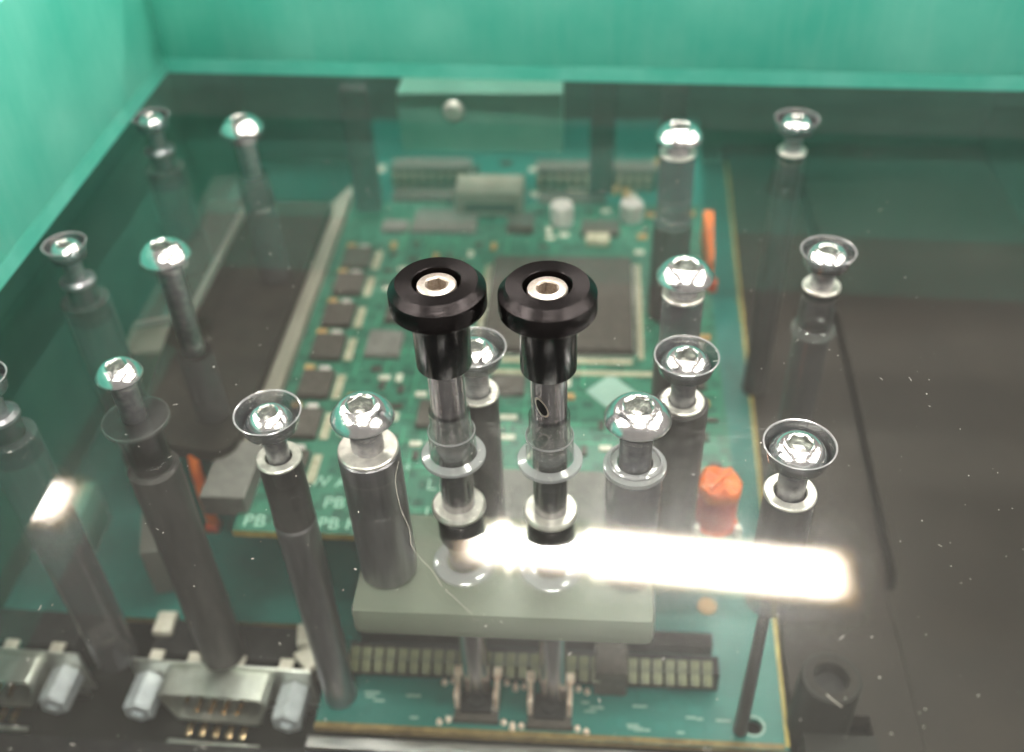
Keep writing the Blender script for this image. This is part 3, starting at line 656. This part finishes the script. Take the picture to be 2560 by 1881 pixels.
for x, y, l in ((-6.1, 23.6, 'grey upright reflection band at the rear end of the beige rail'), (.15, 24.6, 'grey upright reflection band between the rear header and the rear screw'), (2.0, 24.9, 'grey upright reflection band behind the rearmost raised screw')):
    c = thing('reflection_column', l, 'column', (x, y, -4.4), 'grey reflection bands at the rear')  # columns modelled in place of the back wall's upright reflections
    obj('column', B(-.33, .33, -.2, .2, 0, 3.5, bev=.04), MT['clearpost'], c)
# loose pieces at the left, on the lower board
for (x, y, z0, z1, sx, sy, r, m, l) in ((-9.2, 13.6, zl, -6.2, .5, 1.2, .3, 'clouded', 'clouded clear stub beside the front dark post at the left'), (-10.6, 16.5, zl, -6.6, .35, 1.6, .1, 'gblock', 'narrow green upright strip near the left wall'),
        (-9.9, 21.2, -5.6, -4.2, .5, .5, .2, 'cream', 'small cream square piece near the rear left corner'), (-11.2, 14.2, zl, -6.4, .3, 1.8, .05, 'gblock', 'long green strip at the far left beside the post'),
        (-8.6, 20.8, -5.5, -4.3, .45, .6, .6, 'cream', 'small cream tab behind the clear side sheet'), (-11.6, 20, zl, -6.2, 1.0, 1.2, .1, 'beige', 'beige connector body low at the far left rear')):
    t = thing('spacer_piece', l, 'spacer', (x, y, z0)); obj('body', B(-sx / 2, sx / 2, -sy / 2, sy / 2, 0, z1 - z0, bev=.03, rot=r), MT[m], t)
    obj('foot', B(-sx / 2 - .05, sx / 2 + .05, -sy / 2 - .05, sy / 2 + .05, -.04, -.002, rot=r), MT['clouded'], t)
# round boss lower right
bs = thing('round_boss', 'dark round boss with a central hole at the lower right beside the teal board', 'boss', (4.35, 10.55, -7.7))
obj('body', lathe([(.30, 1.2), (.30, 1.72), (.33, 1.75), (.50, 1.75), (.53, 1.72), (.56, 0)], 48), MT['basedark'], bs)
obj('bore', lathe([(0, 1.45), (.30, 1.45), (.31, 1.74)], 48), MT['black'], bs)
obj('upper_rim', lathe([(.31, 1.752), (.40, 1.765), (.45, 1.752)], 48), MT['panel'], bs)
ds = tag(obj('dark_bracket', prism([(3.86, 3), (5.35, 3), (5.2, 10.0), (3.92, 10.0)], -7.75, -6.9), MT['basedark'], smooth=False), 'black bracket in front of the round boss at the lower right', 'bracket')
# ---------------------------------------------------------------- front: black panel, strip, connectors
fp = tag(obj('front_panel', B(-13, 3.8, -2, 9.72, -8.5, -7.85, bev=.03), MT['black'], smooth=False), 'flat black front panel along the bottom of the picture', 'panel')
st = tag(obj('metal_strip', B(-5.3, 1.6, 9.74, 9.98, -8.3, -7.78, bev=.03), MT['alu'], smooth=False), 'thin bright aluminium strip in front of the teal board', 'strip')
rg = thing('dark_grommet', 'dark round grommet at the bottom edge right of the metal strip', 'grommet', (1.9, 9.55, -7.85))
obj('ring', lathe([(.17, .0), (.19, .10), (.30, .16), (.42, .10), (.45, 0)], 40), MT['panel'], rg); obj('bore', lathe([(0, .02), (.17, .02)], 32), MT['black'], rg)
def make_conn():
    t = thing('serial_connector', 'connector', 'connector', (0, 0, -8), 'metal serial connectors in a row')
    obj('flange', B(-1.88, 1.88, 0, .07, -.62, .60, bev=.03), MT['tin'], t)
    def dsh(s, y0, y1, bm, inset=0):
        pts = []
        W, w2, hh = 1.10 - inset, .92 - inset, .47 - inset
        for (cx, cz, a0) in ((W - .14, hh - .14, 0), (-W + .14, hh - .14, 90), (-w2 + .14, -hh + .14, 180), (w2 - .14, -hh + .14, 270)):
            for k in range(5): a = math.radians(a0 + k * 22.5); pts.append((cx + .14 * math.cos(a), cz + .14 * math.sin(a)))
        lo = [bm.verts.new((x, y0, z)) for x, z in pts]; hi = [bm.verts.new((x, y1, z)) for x, z in pts]; n = len(pts)
        for i in range(n): bm.faces.new((lo[i], lo[(i + 1) % n], hi[(i + 1) % n], hi[i]))
        return lo, hi
    bm = bmesh.new(); a, _ = dsh(0, -.62, 0, bm); b, _2 = dsh(0, -.62, -.1, bm, .045)
    for i in range(len(a)): bm.faces.new((a[i], b[i], b[(i + 1) % len(a)], a[(i + 1) % len(a)]))
    bmesh.ops.recalc_face_normals(bm, faces=bm.faces[:]); obj('shell', bm, MT['tin'], t)
    bm = bmesh.new(); a, b = dsh(0, -.12, -.05, bm, .05); bm.faces.new(a); obj('insert', bm, MT['black'], t)
    for row, nn in ((.14, 5), (-.14, 4)):
        for k in range(nn): obj('pin', tube([((k - (nn - 1) / 2) * .277, -.12, row), ((k - (nn - 1) / 2) * .277, -.58, row)], .045, 8), MT['goldpin'], t)
    for k in range(5): obj('solder_leg', B((k - 2) * .277 - .06, (k - 2) * .277 + .06, -.95, -.66, -.52, -.42, bev=.02), MT['goldpin'], t)
    obj('front_lip', B(-.95, .95, -1.12, -1.02, -.60, -.48, bev=.03), MT['tin'], t)
    for s in (-1, 1):
        hx = lathe([(0, 0), ('hex', .25, 0), ('hex', .275, .02), ('hex', .275, .78), ('hex', .24, .81), (.13, .81), (.12, .72), (0, .72)], 48)
        o = obj('jack_screw', hx, MT['jack'], t, (s * 1.52, -.01, 0), ang=20); o.rotation_euler = (PI / 2, 0, 0)
    for x in (-1.35, -.55, .35, 1.35): obj('flange_tab', B(x - .14, x + .14, .075, .30, .50, .58, bev=.02), MT['white'], t)
    obj('body', B(-1.6, 1.6, .32, 1.15, -.6, .42, bev=.04), MT['black'], t)
    obj('shroud', B(-1.75, 1.75, -.1, -.02, -.80, -.65), MT['alu'], t)
    return t
cn0 = make_conn(); cn0.location = (-7.32, 11.15, -8.0); cn0.rotation_euler.z = -.03; cn0['label'] = 'metal serial connector with gold pins and two hex jack screws, lower left'
cn1 = copy_tree(cn0); cn1.location = (-12.15, 11.30, -8.0); cn1['label'] = 'metal serial connector cut by the left edge of the picture'
for x, y, r, l in ((-8.75, 12.15, .05, 'white plastic latch behind the serial connector, by the foot of the dark post'), (-10.0, 11.75, .7, 'beige lozenge latch between the two serial connectors'), (-5.55, 11.45, .75, 'beige lozenge latch right of the serial connector beside the leaning post'), (-5.7, 12.0, .2, 'small pale latch behind the right jack screw')):
    t = thing('plastic_latch', l, 'latch', (x, y, -7.55), 'pale plastic latches behind the connectors'); obj('body', B(-.2, .2, -.26, .26, 0, .16, bev=.03, rot=r), MT['white'], t)
    obj('foot', B(-.12, .12, -.3, .3, -.3, -.002, rot=r), MT['chip'], t)
# ---------------------------------------------------------------- dust and fibres lying on the plate
def smooth_path(p, n=6):
    out = []
    for i in range(len(p) - 1):
        a = Vector(p[max(i - 1, 0)]); b = Vector(p[i]); c = Vector(p[i + 1]); d = Vector(p[min(i + 2, len(p) - 1)])
        for k in range(n):
            t = k / n; out.append(.5 * ((2 * b) + (c - a) * t + (2 * a - 5 * b + 4 * c - d) * t * t + (3 * b - a - 3 * c + d) * t ** 3))
    out.append(Vector(p[-1])); return out
def fibre(pts, r, label):
    o = obj('fibre', tube(smooth_path([(x, y, .012) for x, y in pts]), r, 6), MT['fibre']); tag(o, label, 'fibre')
fibre([(-2.64, 9.76), (-2.62, 9.37), (-2.47, 8.89), (-2.30, 8.54), (-2.25, 8.31), (-2.11, 8.10), (-1.92, 7.89), (-1.77, 7.66)], .0028, 'long thin curled fibre on the plate below the thick steel post')
fibre([(-1.72, 7.60), (-1.62, 7.52), (-1.50, 7.40), (-1.37, 7.28)], .003, 'short straight fibre just below the left glare edge')
fibre([(.78, 7.66), (.95, 7.72), (1.16, 7.80)], .0035, 'straight pale fibre just under the glare')
fibre([(2.64, 6.40), (2.70, 6.33), (2.78, 6.25)], .005, 'tiny pale splinter over the dark round boss')
bm = bmesh.new()
for i in range(620):
    x = R_.uniform(-7, 5.5); y = 4.8 + 14 * R_.random() ** 1.6; s = .004 + .011 * R_.random() ** 3
    if R_.random() < .22:
        a = R_.uniform(0, PI); L = s * R_.uniform(3, 9); r = .003
        tube([(x, y, .006), (x + L * math.cos(a) * .5 + R_.uniform(-s, s), y + L * math.sin(a) * .5, .008), (x + L * math.cos(a), y + L * math.sin(a), .006)], r, 4, bm)
    else:
        m4 = Matrix.Translation((x, y, s * .5)) @ Matrix.Diagonal((s * R_.uniform(.6, 1.4), s * R_.uniform(.6, 1.3), s * .6, 1))
        bmesh.ops.create_icosphere(bm, subdivisions=1, radius=.75, matrix=m4)
tag(obj('dust', bm, MT['dust'], smooth=False), 'fine pale dust specks and lint on the clear plate', 'dust', kind='stuff')
bpy.context.view_layer.update()
